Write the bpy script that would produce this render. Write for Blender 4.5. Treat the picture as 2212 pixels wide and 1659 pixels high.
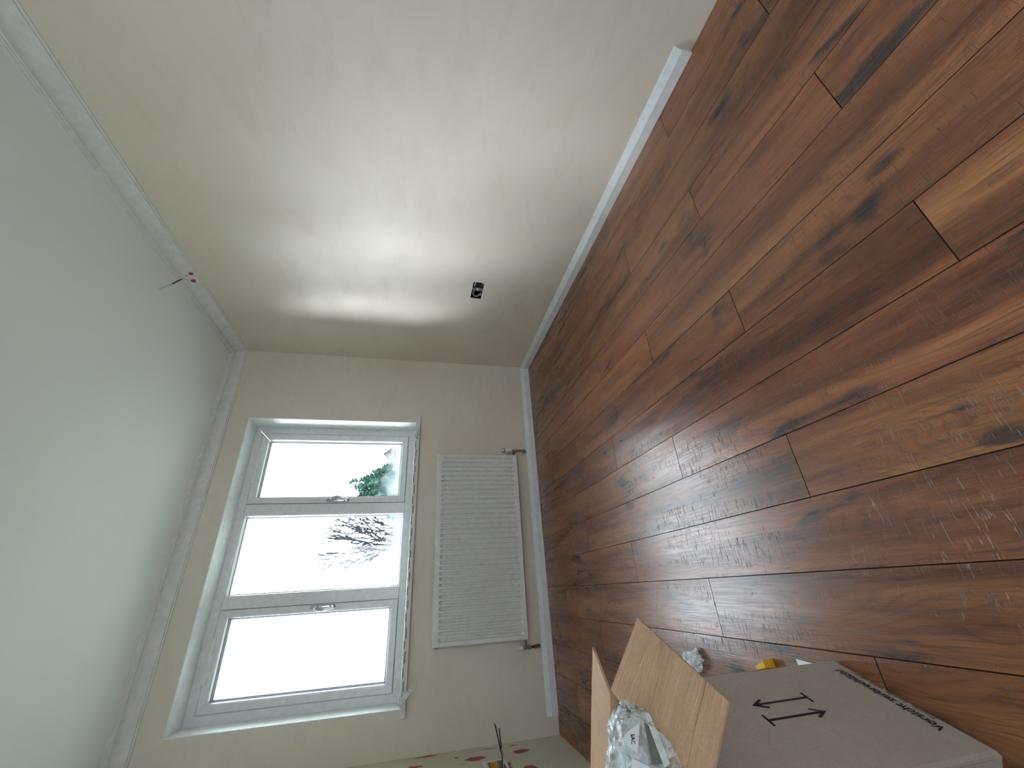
import bpy, bmesh, math, random
from mathutils import Vector, Matrix, noise as mnoise

for o in list(bpy.data.objects):
    bpy.data.objects.remove(o, do_unlink=True)
SC = bpy.context.scene
COL = SC.collection
random.seed(7)

# ------------------------------------------------------------------ camera
# x = 0 right wall, y = 0 window wall, z = 0 floor; the photo is shot with the phone on its side
CAM = Vector((-1.75815656, -2.97777077, 0.92291275))
RX = Vector((-0.05752621, -0.22037253, -0.97371797))   # image right
RY = Vector((-0.88676991, 0.45932572, -0.0515655))     # image down
RF = Vector((0.45861733, 0.86049743, -0.221843))       # forward
FPX = 857.232
cd = bpy.data.cameras.new('camera'); cam = bpy.data.objects.new('camera', cd); COL.objects.link(cam)
cd.sensor_fit = 'HORIZONTAL'; cd.sensor_width = 36.0; cd.lens = FPX / 2212 * 36.0
cd.clip_start = 0.01; cd.clip_end = 400
m3 = Matrix((RX, -RY, -RF)).transposed()
cam.matrix_world = Matrix.Translation(CAM) @ m3.to_4x4()
SC.camera = cam

def ray(px, py):
    return RX * ((px - 1106.0) / FPX) + RY * ((py - 829.5) / FPX) + RF
def at(px, py, ax, v):
    """point on the plane axis=v seen at a pixel of the photograph"""
    d = ray(px, py)
    return CAM + d * ((v - CAM[ax]) / d[ax])

# ------------------------------------------------------------------ world and exposure
w = bpy.data.worlds.new('overcast_sky'); SC.world = w; w.use_nodes = True
wn = w.node_tree.nodes; wl = w.node_tree.links
bg = wn['Background']
bg.inputs['Color'].default_value = (0.80, 0.94, 1.04, 1)
bg.inputs['Strength'].default_value = 13.5
sd = bpy.data.lights.new('veiled_sun', 'SUN'); sun = bpy.data.objects.new('veiled_sun', sd); COL.objects.link(sun)
sd.energy = 12.0; sd.angle = math.radians(31); sd.color = (0.93, 0.98, 1.0)      # sun behind cloud, low on the left of the window
sun.location = (-8, 6, 7)
sun.rotation_euler = Vector((0.555, -0.385, -0.205)).to_track_quat('-Z', 'Y').to_euler()
SC.view_settings.view_transform = 'Standard'
SC.view_settings.look = 'None'
SC.view_settings.gamma = 1.0
SC.view_settings.use_curve_mapping = False
SC.view_settings.exposure = 0.0

# ------------------------------------------------------------------ mesh helpers
class MB:
    def __init__(s): s.v = []; s.f = []; s.m = []
    def add(s, vs, fs, mi=0):
        o = len(s.v); s.v += [tuple(q) for q in vs]
        for f in fs: s.f.append(tuple(i + o for i in f)); s.m.append(mi)
        return s
    def box(s, x0, x1, y0, y1, z0, z1, mi=0, c=0.0):
        x0, x1 = min(x0, x1), max(x0, x1); y0, y1 = min(y0, y1), max(y0, y1); z0, z1 = min(z0, z1), max(z0, z1)
        if c <= 0:
            v = [(x, y, z) for z in (z0, z1) for y in (y0, y1) for x in (x0, x1)]
            return s.add(v, [(0, 2, 3, 1), (4, 5, 7, 6), (0, 1, 5, 4), (2, 6, 7, 3), (0, 4, 6, 2), (1, 3, 7, 5)], mi)
        bm = bmesh.new(); bmesh.ops.create_cube(bm, size=1)
        bmesh.ops.transform(bm, matrix=Matrix.Translation(((x0 + x1) / 2, (y0 + y1) / 2, (z0 + z1) / 2)) @ Matrix.Diagonal((x1 - x0, y1 - y0, z1 - z0, 1)), verts=bm.verts)
        bmesh.ops.bevel(bm, geom=bm.edges[:], offset=c, segments=2, affect='EDGES', profile=0.5)
        bm.verts.index_update()
        s.add([q.co for q in bm.verts], [tuple(q.index for q in f.verts) for f in bm.faces], mi); bm.free()
        return s
    def tube(s, pts, r, n=8, mi=0, cap=True):
        pts = [Vector(p) for p in pts]
        rs = r if isinstance(r, (list, tuple)) else [r] * len(pts)
        o = len(s.v); up = None
        for i, p in enumerate(pts):
            t = (pts[min(i + 1, len(pts) - 1)] - pts[max(i - 1, 0)])
            t = t.normalized() if t.length > 1e-9 else Vector((0, 0, 1))
            if up is None:
                up = t.orthogonal().normalized()
            up = (up - t * up.dot(t)); up = up.normalized() if up.length > 1e-6 else t.orthogonal().normalized()
            b = t.cross(up)
            for k in range(n):
                a = 2 * math.pi * k / n
                s.v.append(tuple(p + (up * math.cos(a) + b * math.sin(a)) * rs[i]))
        for i in range(len(pts) - 1):
            for k in range(n):
                k2 = (k + 1) % n
                s.f.append((o + i * n + k, o + i * n + k2, o + (i + 1) * n + k2, o + (i + 1) * n + k)); s.m.append(mi)
        if cap:
            s.f.append(tuple(o + k for k in reversed(range(n)))); s.m.append(mi)
            s.f.append(tuple(o + (len(pts) - 1) * n + k for k in range(n))); s.m.append(mi)
        return s
    def quadslab(s, a, b, c, d, th, mi_top=0, mi_bot=0, mi_side=None):
        """four corners (counter clockwise seen from the top), thickness th below"""
        a, b, c, d = map(Vector, (a, b, c, d)); n = (b - a).cross(d - a).normalized()
        q = [a, b, c, d] + [p - n * th for p in (a, b, c, d)]
        s.add(q, [(0, 1, 2, 3)], mi_top); s.add(q, [(7, 6, 5, 4)], mi_bot)
        ms = mi_top if mi_side is None else mi_side
        s.add(q, [(0, 4, 5, 1), (1, 5, 6, 2), (2, 6, 7, 3), (3, 7, 4, 0)], ms)
        return s
    def ring(s, x0, x1, z0, z1, prof, gap=0.0004, mi=0):
        """mitred rectangular frame in the xz plane; prof = closed list of (inset, y)"""
        cs = [((x0, z0), (1, 1)), ((x1, z0), (-1, 1)), ((x1, z1), (-1, -1)), ((x0, z1), (1, -1))]
        n = len(prof)
        for i in range(4):
            (pa, da), (pb, db) = cs[i], cs[(i + 1) % 4]
            t = Vector((pb[0] - pa[0], pb[1] - pa[1])).normalized()
            vs = []
            for (ins, y) in prof:
                vs.append((pa[0] + da[0] * ins + t.x * gap, y, pa[1] + da[1] * ins + t.y * gap))
            for (ins, y) in prof:
                vs.append((pb[0] + db[0] * ins - t.x * gap, y, pb[1] + db[1] * ins - t.y * gap))
            fs = [(k, (k + 1) % n, n + (k + 1) % n, n + k) for k in range(n)]
            fs += [tuple(reversed(range(n))), tuple(range(n, 2 * n))]
            s.add(vs, fs, mi)
        return s
    def rev(s, c, axis, prof, n=16, mi=0):
        """lathe: prof = (distance along axis, radius)"""
        c = Vector(c); a = Vector(axis).normalized()
        s.tube([c + a * h for h, r in prof], [max(r, 1e-4) for h, r in prof], n, mi)
        return s

def link(name, mesh, parent=None):
    o = bpy.data.objects.new(name, mesh); COL.objects.link(o)
    if parent is not None: o.parent = parent
    return o
def build(name, mb, mats, parent=None, smooth=False, origin=None, fix=True):
    me = bpy.data.meshes.new(name)
    vs = mb.v
    base = Vector((0, 0, 0))
    if parent is not None:
        base = Vector(parent.get('_o', (0, 0, 0)))
    if origin is not None and parent is None:
        base = Vector(origin)
    me.from_pydata([tuple(Vector(v) - base) for v in vs], [], mb.f)
    for mt in (mats if isinstance(mats, (list, tuple)) else [mats]): me.materials.append(mt)
    me.polygons.foreach_set('material_index', mb.m)
    if fix:
        bm = bmesh.new(); bm.from_mesh(me); bmesh.ops.recalc_face_normals(bm, faces=bm.faces); bm.to_mesh(me); bm.free()
    if smooth:
        me.polygons.foreach_set('use_smooth', [True] * len(me.polygons))
        try: me.set_sharp_from_angle(angle=math.radians(40))
        except Exception: pass
    me.update()
    o = link(name, me, parent)
    if origin is not None and parent is None: o.location = base
    return o
ORIG = {}
def thing(name, label, cat, loc=(0, 0, 0), group=None):
    o = bpy.data.objects.new(name, None); COL.objects.link(o)
    o.location = loc; o.empty_display_size = 0.05
    o['label'] = label; o['category'] = cat
    o['_o'] = tuple(loc)
    if group: o['group'] = group
    return o
def tag(o, label, cat, group=None):
    o['label'] = label; o['category'] = cat
    if group: o['group'] = group
    return o
def struct(o, label=None, cat=None):
    o['kind'] = 'structure'
    if label: o['label'] = label
    if cat: o['category'] = cat
    return o
def sub(name, mb, mats, part, smooth=False):
    """child of a part: the part's world origin is that of its thing"""
    base = Vector(part.parent.get('_o', (0, 0, 0))) if part.parent else Vector((0, 0, 0))
    me_o = build(name, mb, mats, None, smooth)
    me_o.data.transform(Matrix.Translation(-base))
    me_o.parent = part
    return me_o

# ------------------------------------------------------------------ material helpers
class NT:
    def __init__(s, name):
        s.mat = bpy.data.materials.new(name); s.mat.use_nodes = True
        s.t = s.mat.node_tree; s.n = s.t.nodes; s.l = s.t.links
        s.b = s.n['Principled BSDF']; s.out = s.n['Material Output']
    def node(s, ty, **kw):
        x = s.n.new(ty)
        for k, v in kw.items(): setattr(x, k, v)
        return x
    def put(s, sock, v):
        if isinstance(v, bpy.types.NodeSocket): s.l.new(v, sock)
        elif v is not None: sock.default_value = v
    def coord(s, which='Object'): return s.node('ShaderNodeTexCoord').outputs[which]
    def mapping(s, vec, scale=(1, 1, 1), loc=(0, 0, 0), rot=(0, 0, 0)):
        x = s.node('ShaderNodeMapping'); s.put(x.inputs['Vector'], vec)
        x.inputs['Scale'].default_value = scale; x.inputs['Location'].default_value = loc; x.inputs['Rotation'].default_value = rot
        return x.outputs[0]
    def noise(s, vec, scale=5, detail=4, rough=0.5, dist=0.0):
        x = s.node('ShaderNodeTexNoise'); s.put(x.inputs['Vector'], vec)
        x.inputs['Scale'].default_value = scale; x.inputs['Detail'].default_value = detail
        x.inputs['Roughness'].default_value = rough; x.inputs['Distortion'].default_value = dist
        return x.outputs['Fac']
    def ramp(s, fac, stops, interp='LINEAR'):
        x = s.node('ShaderNodeValToRGB'); s.put(x.inputs['Fac'], fac); r = x.color_ramp; r.interpolation = interp
        while len(r.elements) > 1: r.elements.remove(r.elements[-1])
        for i, (p, c) in enumerate(stops):
            e = r.elements[0] if i == 0 else r.elements.new(p)
            e.position = p; e.color = c if len(c) == 4 else (*c, 1)
        return x.outputs['Color']
    def mix(s, fac, a, b, mode='MIX'):
        x = s.node('ShaderNodeMix', data_type='RGBA', blend_type=mode)
        s.put(x.inputs[0], fac); s.put(x.inputs[6], a); s.put(x.inputs[7], b)
        return x.outputs[2]
    def math(s, op, a, b=None, c=None):
        x = s.node('ShaderNodeMath', operation=op); s.put(x.inputs[0], a)
        if b is not None: s.put(x.inputs[1], b)
        if c is not None: s.put(x.inputs[2], c)
        return x.outputs[0]
    def mrange(s, v, a, b, c=0.0, d=1.0):
        x = s.node('ShaderNodeMapRange', interpolation_type='SMOOTHSTEP'); s.put(x.inputs[0], v)
        for i, q in zip((1, 2, 3, 4), (a, b, c, d)): x.inputs[i].default_value = q
        return x.outputs[0]
    def bump(s, h, strength=0.2, dist=0.01, normal=None):
        x = s.node('ShaderNodeBump'); s.put(x.inputs['Height'], h)
        x.inputs['Strength'].default_value = strength; x.inputs['Distance'].default_value = dist
        if normal is not None: s.put(x.inputs['Normal'], normal)
        return x.outputs[0]
    def set(s, **kw):
        names = dict(color='Base Color', rough='Roughness', metal='Metallic', normal='Normal', spec='Specular IOR Level', alpha='Alpha', trans='Transmission Weight', coat='Coat Weight')
        for k, v in kw.items():
            if k == 'color' and isinstance(v, tuple) and len(v) == 3: v = (*v, 1)
            s.put(s.b.inputs[names[k]], v)
        return s.mat

def flat(name, c, rough=0.5, metal=0.0, spec=0.5, var=0.06, vs=30, bump=0.0):
    t = NT(name); co = t.coord()
    n = t.noise(co, vs, 3)
    lo = tuple(max(0, q * (1 - var)) for q in c); hi = tuple(min(1, q * (1 + var)) for q in c)
    kw = {}
    if bump: kw['normal'] = t.bump(n, bump, 0.002)
    return t.set(color=t.ramp(n, [(0.3, lo), (0.7, hi)]), rough=rough, metal=metal, spec=spec, **kw)

def m_plaster():
    t = NT('plaster'); co = t.coord()
    big = t.noise(co, 1.3, 2, 0.55, 0.4)
    med = t.noise(t.mapping(co, (2, 2, 5)), 2.0, 3, 0.6, 0.8)
    c1 = t.ramp(big, [(0.3, (0.71, 0.63, 0.545)), (0.7, (0.77, 0.70, 0.62))])
    c2 = t.mix(t.mrange(med, 0.45, 0.75, 0, 0.35), c1, (0.65, 0.55, 0.46, 1))
    # trowel strokes
    sw = t.noise(t.mapping(co, (7, 7, 30), rot=(0.25, 0.1, 0.2)), 1.0, 3, 0.65, 1.5)
    h = t.math('MULTIPLY', sw, 0.8)
    return t.set(color=c2, rough=t.mrange(med, 0.3, 0.7, 0.48, 0.62), spec=0.35, normal=t.bump(h, 0.12, 0.004))
def m_ceiling():
    t = NT('ceiling_paint'); co = t.coord()
    n = t.noise(co, 1.6, 2, 0.5)
    return t.set(color=t.ramp(n, [(0.3, (0.82, 0.85, 0.85)), (0.7, (0.86, 0.89, 0.89))]), rough=0.8, spec=0.25, normal=t.bump(t.noise(co, 90, 1), 0.05, 0.002))
def m_old_paint():
    """cream paint with red patches where an older coat shows"""
    t = NT('old_cream_paint'); co = t.coord()
    sep = t.node('ShaderNodeSeparateXYZ')
    wob = t.node('ShaderNodeTexNoise'); t.put(wob.inputs['Vector'], co); wob.inputs['Scale'].default_value = 34; wob.inputs['Detail'].default_value = 6
    vm = t.node('ShaderNodeVectorMath', operation='MULTIPLY_ADD'); t.put(vm.inputs[0], wob.outputs['Color']); vm.inputs[1].default_value = (0.05, 0.05, 0.05); t.put(vm.inputs[2], co)
    t.l.new(vm.outputs[0], sep.inputs[0])
    y, z = sep.outputs['Y'], sep.outputs['Z']
    tot = None
    for (cy, cz, ry, rz) in PATCH:
        a = t.math('DIVIDE', t.math('SUBTRACT', y, cy + 0.025), ry); b = t.math('DIVIDE', t.math('SUBTRACT', z, cz + 0.025), rz)
        d = t.math('SQRT', t.math('ADD', t.math('MULTIPLY', a, a), t.math('MULTIPLY', b, b)))
        k = t.mrange(d, 0.85, 1.1, 1, 0)
        tot = k if tot is None else t.math('MAXIMUM', tot, k)
    smear = t.mrange(t.noise(t.mapping(co, (1, 22, 7)), 1, 5, 0.7), 0.60, 0.72, 0, 0.55)
    near = t.mrange(y, -0.5, -0.35, 0, 1)
    tot = t.math('MAXIMUM', tot, t.math('MULTIPLY', smear, near))
    base = t.ramp(t.noise(co, 3, 4), [(0.3, (0.62, 0.60, 0.48)), (0.7, (0.70, 0.69, 0.58))])
    return t.set(color=t.mix(tot, base, (0.36, 0.085, 0.09, 1)), rough=0.7, spec=0.3)
PATCH = [(-0.02, 0.79, 0.012, 0.06), (-0.17, 0.535, 0.03, 0.055), (-0.165, 0.285, 0.03, 0.05), (-0.055, 0.30, 0.006, 0.03),
         (-0.115, 0.632, 0.015, 0.01), (-0.155, 0.86, 0.02, 0.05), (-0.34, 0.385, 0.06, 0.012), (-0.05, 0.45, 0.006, 0.045),
         (-0.34, 0.62, 0.03, 0.05), (-0.42, 0.30, 0.05, 0.04)]

def m_floor():
    t = NT('walnut_laminate')
    co = t.coord('Object')
    rnd = t.node('ShaderNodeObjectInfo').outputs['Random']
    off = t.node('ShaderNodeCombineXYZ')
    t.put(off.inputs[0], t.math('MULTIPLY', rnd, 31.7)); t.put(off.inputs[1], t.math('MULTIPLY', rnd, 173.1)); t.put(off.inputs[2], t.math('MULTIPLY', rnd, 57.3))
    va = t.node('ShaderNodeVectorMath', operation='ADD'); t.put(va.inputs[0], co); t.l.new(off.outputs[0], va.inputs[1])
    P = va.outputs[0]
    # broad streaks along the board
    st = t.noise(t.mapping(P, (15, 1.1, 1)), 1.0, 6, 0.62, 0.6)
    col = t.ramp(st, [(0.28, (0.075, 0.028, 0.016)), (0.40, (0.165, 0.058, 0.028)), (0.52, (0.265, 0.098, 0.043)), (0.64, (0.35, 0.145, 0.058)), (0.82, (0.43, 0.195, 0.08))])
    # cathedral rings
    wv = t.node('ShaderNodeTexWave', wave_type='BANDS', bands_direction='X', wave_profile='SAW')
    warp = t.noise(t.mapping(P, (7, 1.6, 1)), 1.0, 2, 0.4, 0.3)
    wx = t.node('ShaderNodeCombineXYZ'); sp = t.node('ShaderNodeSeparateXYZ'); t.l.new(P, sp.inputs[0])
    t.put(wx.inputs[0], t.math('ADD', t.math('MULTIPLY', sp.outputs[0], 1.0), t.math('MULTIPLY', warp, 0.30)))
    t.l.new(wx.outputs[0], wv.inputs['Vector']); wv.inputs['Scale'].default_value = 26; wv.inputs['Distortion'].default_value = 1.2; wv.inputs['Detail'].default_value = 2
    ring = wv.outputs['Fac']
    col = t.mix(t.mrange(ring, 0.55, 1.0, 0, 0.38), col, (0.060, 0.026, 0.018, 1))
    # fine grain
    fg = t.noise(t.mapping(P, (260, 7, 1)), 1.0, 4, 0.6)
    col = t.mix(t.mrange(fg, 0.46, 0.70, 0, 0.62), col, (0.055, 0.025, 0.018, 1))
    col = t.mix(t.mrange(fg, 0.25, 0.40, 0.35, 0), col, (0.34, 0.165, 0.085, 1))
    # smoky blotches and knots
    bl = t.noise(t.mapping(P, (11, 3.4, 1)), 1.0, 5, 0.6, 0.5)
    col = t.mix(t.mrange(bl, 0.57, 0.70, 0, 0.92), col, (0.026, 0.023, 0.025, 1))
    vo = t.node('ShaderNodeTexVoronoi'); t.put(vo.inputs['Vector'], t.mapping(P, (6.5, 2.6, 1))); vo.inputs['Scale'].default_value = 1.0
    kn = t.math('ADD', vo.outputs['Distance'], t.math('MULTIPLY', t.math('SUBTRACT', bl, 0.5), 0.35))
    knot = t.mrange(kn, 0.05, 0.13, 1, 0)
    col = t.mix(t.math('MULTIPLY', knot, 0.8), col, (0.028, 0.024, 0.025, 1))
    # per board tone
    hs = t.node('ShaderNodeHueSaturation'); t.put(hs.inputs['Color'], col)
    t.put(hs.inputs['Value'], t.mrange(rnd, 0, 1, 0.88, 1.12)); t.put(hs.inputs['Hue'], t.mrange(t.math('FRACT', t.math('MULTIPLY', rnd, 7.3)), 0, 1, 0.496, 0.503))
    # saw marks across the board
    sm = t.noise(t.mapping(P, (24, 330, 1)), 1.0, 3, 0.5)
    zone = t.mrange(t.noise(t.mapping(P, (14, 2.2, 1), loc=(3, 9, 0)), 1.0, 3, 0.55), 0.46, 0.58, 0, 1)
    saw = t.math('MULTIPLY', t.mrange(sm, 0.60, 0.68, 0, 1), zone)
    colf = t.mix(t.math('MULTIPLY', saw, 0.6), hs.outputs[0], (0.045, 0.028, 0.024, 1))
    h = t.math('SUBTRACT', t.math('ADD', t.math('MULTIPLY', fg, 0.35), t.math('MULTIPLY', ring, 0.25)), t.math('ADD', saw, t.math('MULTIPLY', knot, 0.4)))
    rough = t.mrange(fg, 0.3, 0.7, 0.22, 0.31)
    return t.set(color=colf, rough=rough, spec=0.6, normal=t.bump(h, 0.38, 0.0018))

def m_glass():
    """clear pane; condensation along its lower part doubles as the washed-out haze outdoors"""
    t = NT('window_glass'); co = t.coord('Object')
    sp = t.node('ShaderNodeSeparateXYZ'); t.l.new(co, sp.inputs[0])
    n = t.noise(t.mapping(co, (9, 1, 6)), 1.0, 5, 0.6)
    z = t.math('ADD', sp.outputs[2], t.math('MULTIPLY', t.math('SUBTRACT', n, 0.5), 0.22))
    mist_veil = t.mrange(z, 0.0, 0.16, 0.10, 0.0)  # condensation, plus the overexposed veil over the view, mixed into the pane
    tr = t.node('ShaderNodeBsdfTransparent'); gl = t.node('ShaderNodeBsdfGlossy'); gl.inputs['Roughness'].default_value = 0.02
    tl = t.node('ShaderNodeBsdfTranslucent'); tl.inputs['Color'].default_value = (0.8, 0.87, 0.9, 1)
    fr = t.node('ShaderNodeFresnel'); fr.inputs['IOR'].default_value = 1.3
    m1 = t.node('ShaderNodeMixShader'); t.put(m1.inputs[0], mist_veil); t.l.new(tr.outputs[0], m1.inputs[1]); t.l.new(tl.outputs[0], m1.inputs[2])
    m2 = t.node('ShaderNodeMixShader'); t.l.new(fr.outputs[0], m2.inputs[0]); t.l.new(m1.outputs[0], m2.inputs[1]); t.l.new(gl.outputs[0], m2.inputs[2])
    t.l.new(m2.outputs[0], t.out.inputs['Surface'])
    return t.mat

def m_card(name, lo, hi, axis_scale, corr=0.0, freq=40):
    t = NT(name); co = t.coord('Object')
    n = t.noise(co, 14, 5, 0.6); f = t.noise(co, 220, 2)
    c = t.mix(t.mrange(f, 0.35, 0.65, 0, 0.25), t.ramp(n, [(0.3, lo), (0.7, hi)]), (*[q * 0.75 for q in lo], 1))
    h = t.math('MULTIPLY', n, 0.4)
    if corr:
        d = t.mapping(co, axis_scale)
        g = t.noise(d, freq, 2, 0.45); w_ = t.math('SINE', t.math('MULTIPLY', t.node('ShaderNodeSeparateXYZ').outputs[0], 1.0))
        h = t.math('ADD', h, t.math('MULTIPLY', g, corr))
    return t.set(color=c, rough=0.8, spec=0.2, normal=t.bump(h, 0.35, 0.004))

def m_film(name, c, bubbles=0.0, alpha=0.5, rough=0.2):
    t = NT(name); co = t.coord('Object')
    cr = t.noise(co, 30, 5, 0.65, 1.2)
    h = cr
    if bubbles:
        vo = t.node('ShaderNodeTexVoronoi'); t.put(vo.inputs['Vector'], co); vo.inputs['Scale'].default_value = bubbles
        h = t.math('ADD', t.math('MULTIPLY', cr, 0.5), t.math('SUBTRACT', 1.0, vo.outputs['Distance']))
    a = t.mrange(cr, 0.35, 0.65, alpha - 0.25, min(1, alpha + 0.25))
    return t.set(color=c, rough=rough, spec=0.6, alpha=a, normal=t.bump(h, 0.6, 0.006))

M = dict(
    plaster=m_plaster(), ceiling=m_ceiling(), old=m_old_paint(), floor=m_floor(), glass=m_glass(),
    coving=flat('coving_plaster', (0.72, 0.72, 0.70), 0.75, spec=0.3),
    skirting=flat('primed_white', (0.76, 0.78, 0.80), 0.45),
    reveal=flat('white_reveal', (0.80, 0.83, 0.82), 0.6, spec=0.3),
    upvc=flat('white_upvc', (0.78, 0.79, 0.80), 0.32),
    gasket=flat('dark_gasket', (0.03, 0.03, 0.035), 0.6),
    spacer=flat('glazing_spacer', (0.30, 0.32, 0.36), 0.4),
    chrome=flat('chrome', (0.62, 0.63, 0.65), 0.15, metal=1.0, var=0.03),
    rad=flat('radiator_enamel', (0.72, 0.71, 0.70), 0.38),
    raddark=flat('radiator_inner', (0.30, 0.29, 0.28), 0.6),
    copper=flat('dull_copper', (0.19, 0.075, 0.05), 0.42, metal=0.7),
    brassn=flat('nickel_brass', (0.36, 0.33, 0.30), 0.3, metal=0.9),
    whitepl=flat('white_plastic', (0.72, 0.71, 0.73), 0.35),
    black=flat('black_plastic', (0.012, 0.012, 0.013), 0.5),
    dark=flat('dark_recess', (0.02, 0.018, 0.016), 0.8),
    greycab=flat('grey_cable', (0.42, 0.44, 0.46), 0.45),
    bluegrey=flat('blue_grey_metal', (0.10, 0.16, 0.19), 0.4, metal=0.3),
    redcon=flat('red_connector', (0.33, 0.05, 0.03), 0.35),
    orange=flat('amber_block', (0.62, 0.30, 0.03), 0.45, var=0.25, vs=60),
    galv=flat('galvanised', (0.5, 0.52, 0.52), 0.4, metal=0.8),
    sill=flat('white_sill', (0.68, 0.67, 0.64), 0.4),
    filmwhite=m_film('peeled_film', (0.78, 0.84, 0.82, 1), 0, 0.85, 0.3),
    cardout=m_card('cardboard_pale', (0.43, 0.375, 0.33), (0.49, 0.43, 0.38), (1, 1, 1)),
    cardin=m_card('cardboard_brown', (0.50, 0.32, 0.20), (0.60, 0.40, 0.265), (1, 1, 1)),
    ink=flat('black_ink', (0.018, 0.014, 0.022), 0.6),
    paper=flat('white_paper', (0.78, 0.79, 0.82), 0.6, var=0.03),
    bubble=m_film('bubble_film', (0.80, 0.84, 0.86, 1), 90, 0.5, 0.18),
    clearfilm=m_film('clear_film', (0.74, 0.80, 0.80, 1), 0, 0.42, 0.15),
    greygreen=flat('grey_green_part', (0.13, 0.145, 0.13), 0.5, var=0.3, vs=18),
    yellow=flat('yellow_plastic', (0.72, 0.42, 0.02), 0.4),
    foliage=flat('conifer_foliage', (0.036, 0.075, 0.055), 0.8, spec=0.1, var=0.6, vs=2.2),
    bark=flat('bare_bark', (0.022, 0.022, 0.025), 0.8, spec=0.1, var=0.2),
    lamp=flat('lamp_post_grey', (0.055, 0.062, 0.068), 0.7),
    lampdark=flat('lamp_head', (0.03, 0.032, 0.035), 0.6),
    render=flat('house_render', (0.16, 0.16, 0.16), 0.8),
    tile=flat('roof_tile', (0.065, 0.045, 0.04), 0.8, var=0.25, vs=8),
    slate=flat('roof_slate', (0.06, 0.065, 0.07), 0.8),
    groove=flat('plank_groove', (0.035, 0.016, 0.010), 0.85, spec=0.1),
    ground=flat('ground', (0.20, 0.22, 0.17), 0.9, var=0.3, vs=0.5),
)

# ------------------------------------------------------------------ structure
W = 2.556; ZC = 2.32; YB = -4.6
WXR, WXL, WZT, WZB = 0.555, 2.340, 2.119, 0.947     # window opening (as -x) and z
FY = 0.183                                          # front of the window frame
# floor: underlay + planks
fl = build('floor', MB().box(-W, 0.0, YB, 0.0, -0.10, -0.0125), M['dark'])
struct(fl, 'reddish brown walnut laminate floor of long narrow boards', 'floor')
def plank_mesh(x0, x1, L):
    """local: x0..x1 across, 0..-L along, top at z = 0; eased top edges"""
    g, c = 0.0003, 0.0009
    a, b, y0, y1 = x0 + g, x1 - g, -L + g, -g
    m = MB()
    v = [(a, y0, -.012), (b, y0, -.012), (b, y1, -.012), (a, y1, -.012), (a, y0, -c), (b, y0, -c), (b, y1, -c), (a, y1, -c),
         (a + c, y0 + c, 0), (b - c, y0 + c, 0), (b - c, y1 - c, 0), (a + c, y1 - c, 0)]
    m.add(v, [(3, 2, 1, 0), (8, 9, 10, 11)])
    m.add(v, [(i, (i + 1) % 4, 4 + (i + 1) % 4, 4 + i) for i in range(4)] + [(4 + i, 4 + (i + 1) % 4, 8 + (i + 1) % 4, 8 + i) for i in range(4)], 1)
    return m
PW = 0.15927; PL = 1.3575
cache = {}
joint0 = {0: -2.192, 1: -1.288, 2: -1.742}
for k in range(16):
    xa = -0.0107 - PW * k if k else 0.0
    xb = max(-0.0107 - PW * (k + 1), -W)
    y = joint0[k % 3] + 2 * PL
    while y > YB:
        ya = min(y, 0.0); yb = max(y - PL, YB)
        if ya - yb > 0.02:
            key = (round(xa - xb, 4), round(ya - yb, 4))
            if key not in cache:
                me = bpy.data.meshes.new('plank'); q = plank_mesh(-(xa - xb), 0, ya - yb)
                me.from_pydata(q.v, [], q.f); me.materials.append(M['floor']); me.materials.append(M['groove']); me.polygons.foreach_set('material_index', q.m); cache[key] = me
            o = link('plank', cache[key], fl); o.location = (xa, ya, 0)
        y -= PL

def wall(name, mb, mat): return struct(build(name, mb, mat), None, None)
# ceiling
struct(build('ceiling', MB().box(-W - .1, 0.1, YB - .1, 0.3, ZC, ZC + .15), M['ceiling']), 'plain off white painted ceiling', 'ceiling')
# right wall with the socket opening
SY0, SY1, SZ0, SZ1 = -1.039, -0.880, 0.562, 0.633
mb = MB()
mb.box(0, .1, YB, SY0, -.1, ZC).box(0, .1, SY1, 0.3, -.1, ZC).box(0, .1, SY0, SY1, -.1, SZ0).box(0, .1, SY0, SY1, SZ1, ZC)
struct(build('wall_right', mb, M['plaster']), 'long freshly plastered wall with recessed socket box', 'wall')
# window wall
mb = MB()
mb.box(-W, -WXL, 0, .27, -.1, ZC).box(-WXR, 0, 0, .27, -.1, ZC).box(-WXL, -WXR, 0, .27, -.1, WZB - .03).box(-WXL, -WXR, 0, .27, WZT, ZC)
wb = struct(build('wall_back', mb, M['plaster']), 'plastered wall with the window and radiator', 'wall')
t_ = .004
mb = MB().box(-WXR - t_, -WXR, 0.0, FY + .03, WZB, WZT)
build('reveal', mb, M['reveal'], wb)
build('reveal', MB().box(-WXL, -WXL + t_, 0.0, FY + .03, WZB, WZT), M['reveal'], wb)
build('reveal', MB().box(-WXL + t_, -WXR - t_, 0.0, FY + .03, WZT - t_, WZT), M['reveal'], wb)
# left wall, with the open back box at its socket
LY0, LY1, LZ0, LZ1 = -0.40, -0.255, 0.405, 0.490
mb = MB()
mb.box(-W - .1, -W, YB, LY0, -.1, ZC).box(-W - .1, -W, LY1, 0.3, -.1, ZC).box(-W - .1, -W, LY0, LY1, -.1, LZ0).box(-W - .1, -W, LY0, LY1, LZ1, ZC)
struct(build('wall_left', mb, M['old']), 'old cream painted wall with red paint patches', 'wall')
RW = (-1.80, -.85, 1.20, 2.12)      # opening for the window added behind the viewer for fill light
mb = MB().box(-W - .1, RW[0], YB - .1, YB, -.1, ZC).box(RW[1], .1, YB - .1, YB, -.1, ZC).box(RW[0], RW[1], YB - .1, YB, -.1, RW[2]).box(RW[0], RW[1], YB - .1, YB, RW[3], ZC)
struct(build('wall_front', mb, M['plaster']), 'plastered wall behind the viewer', 'wall')

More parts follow.
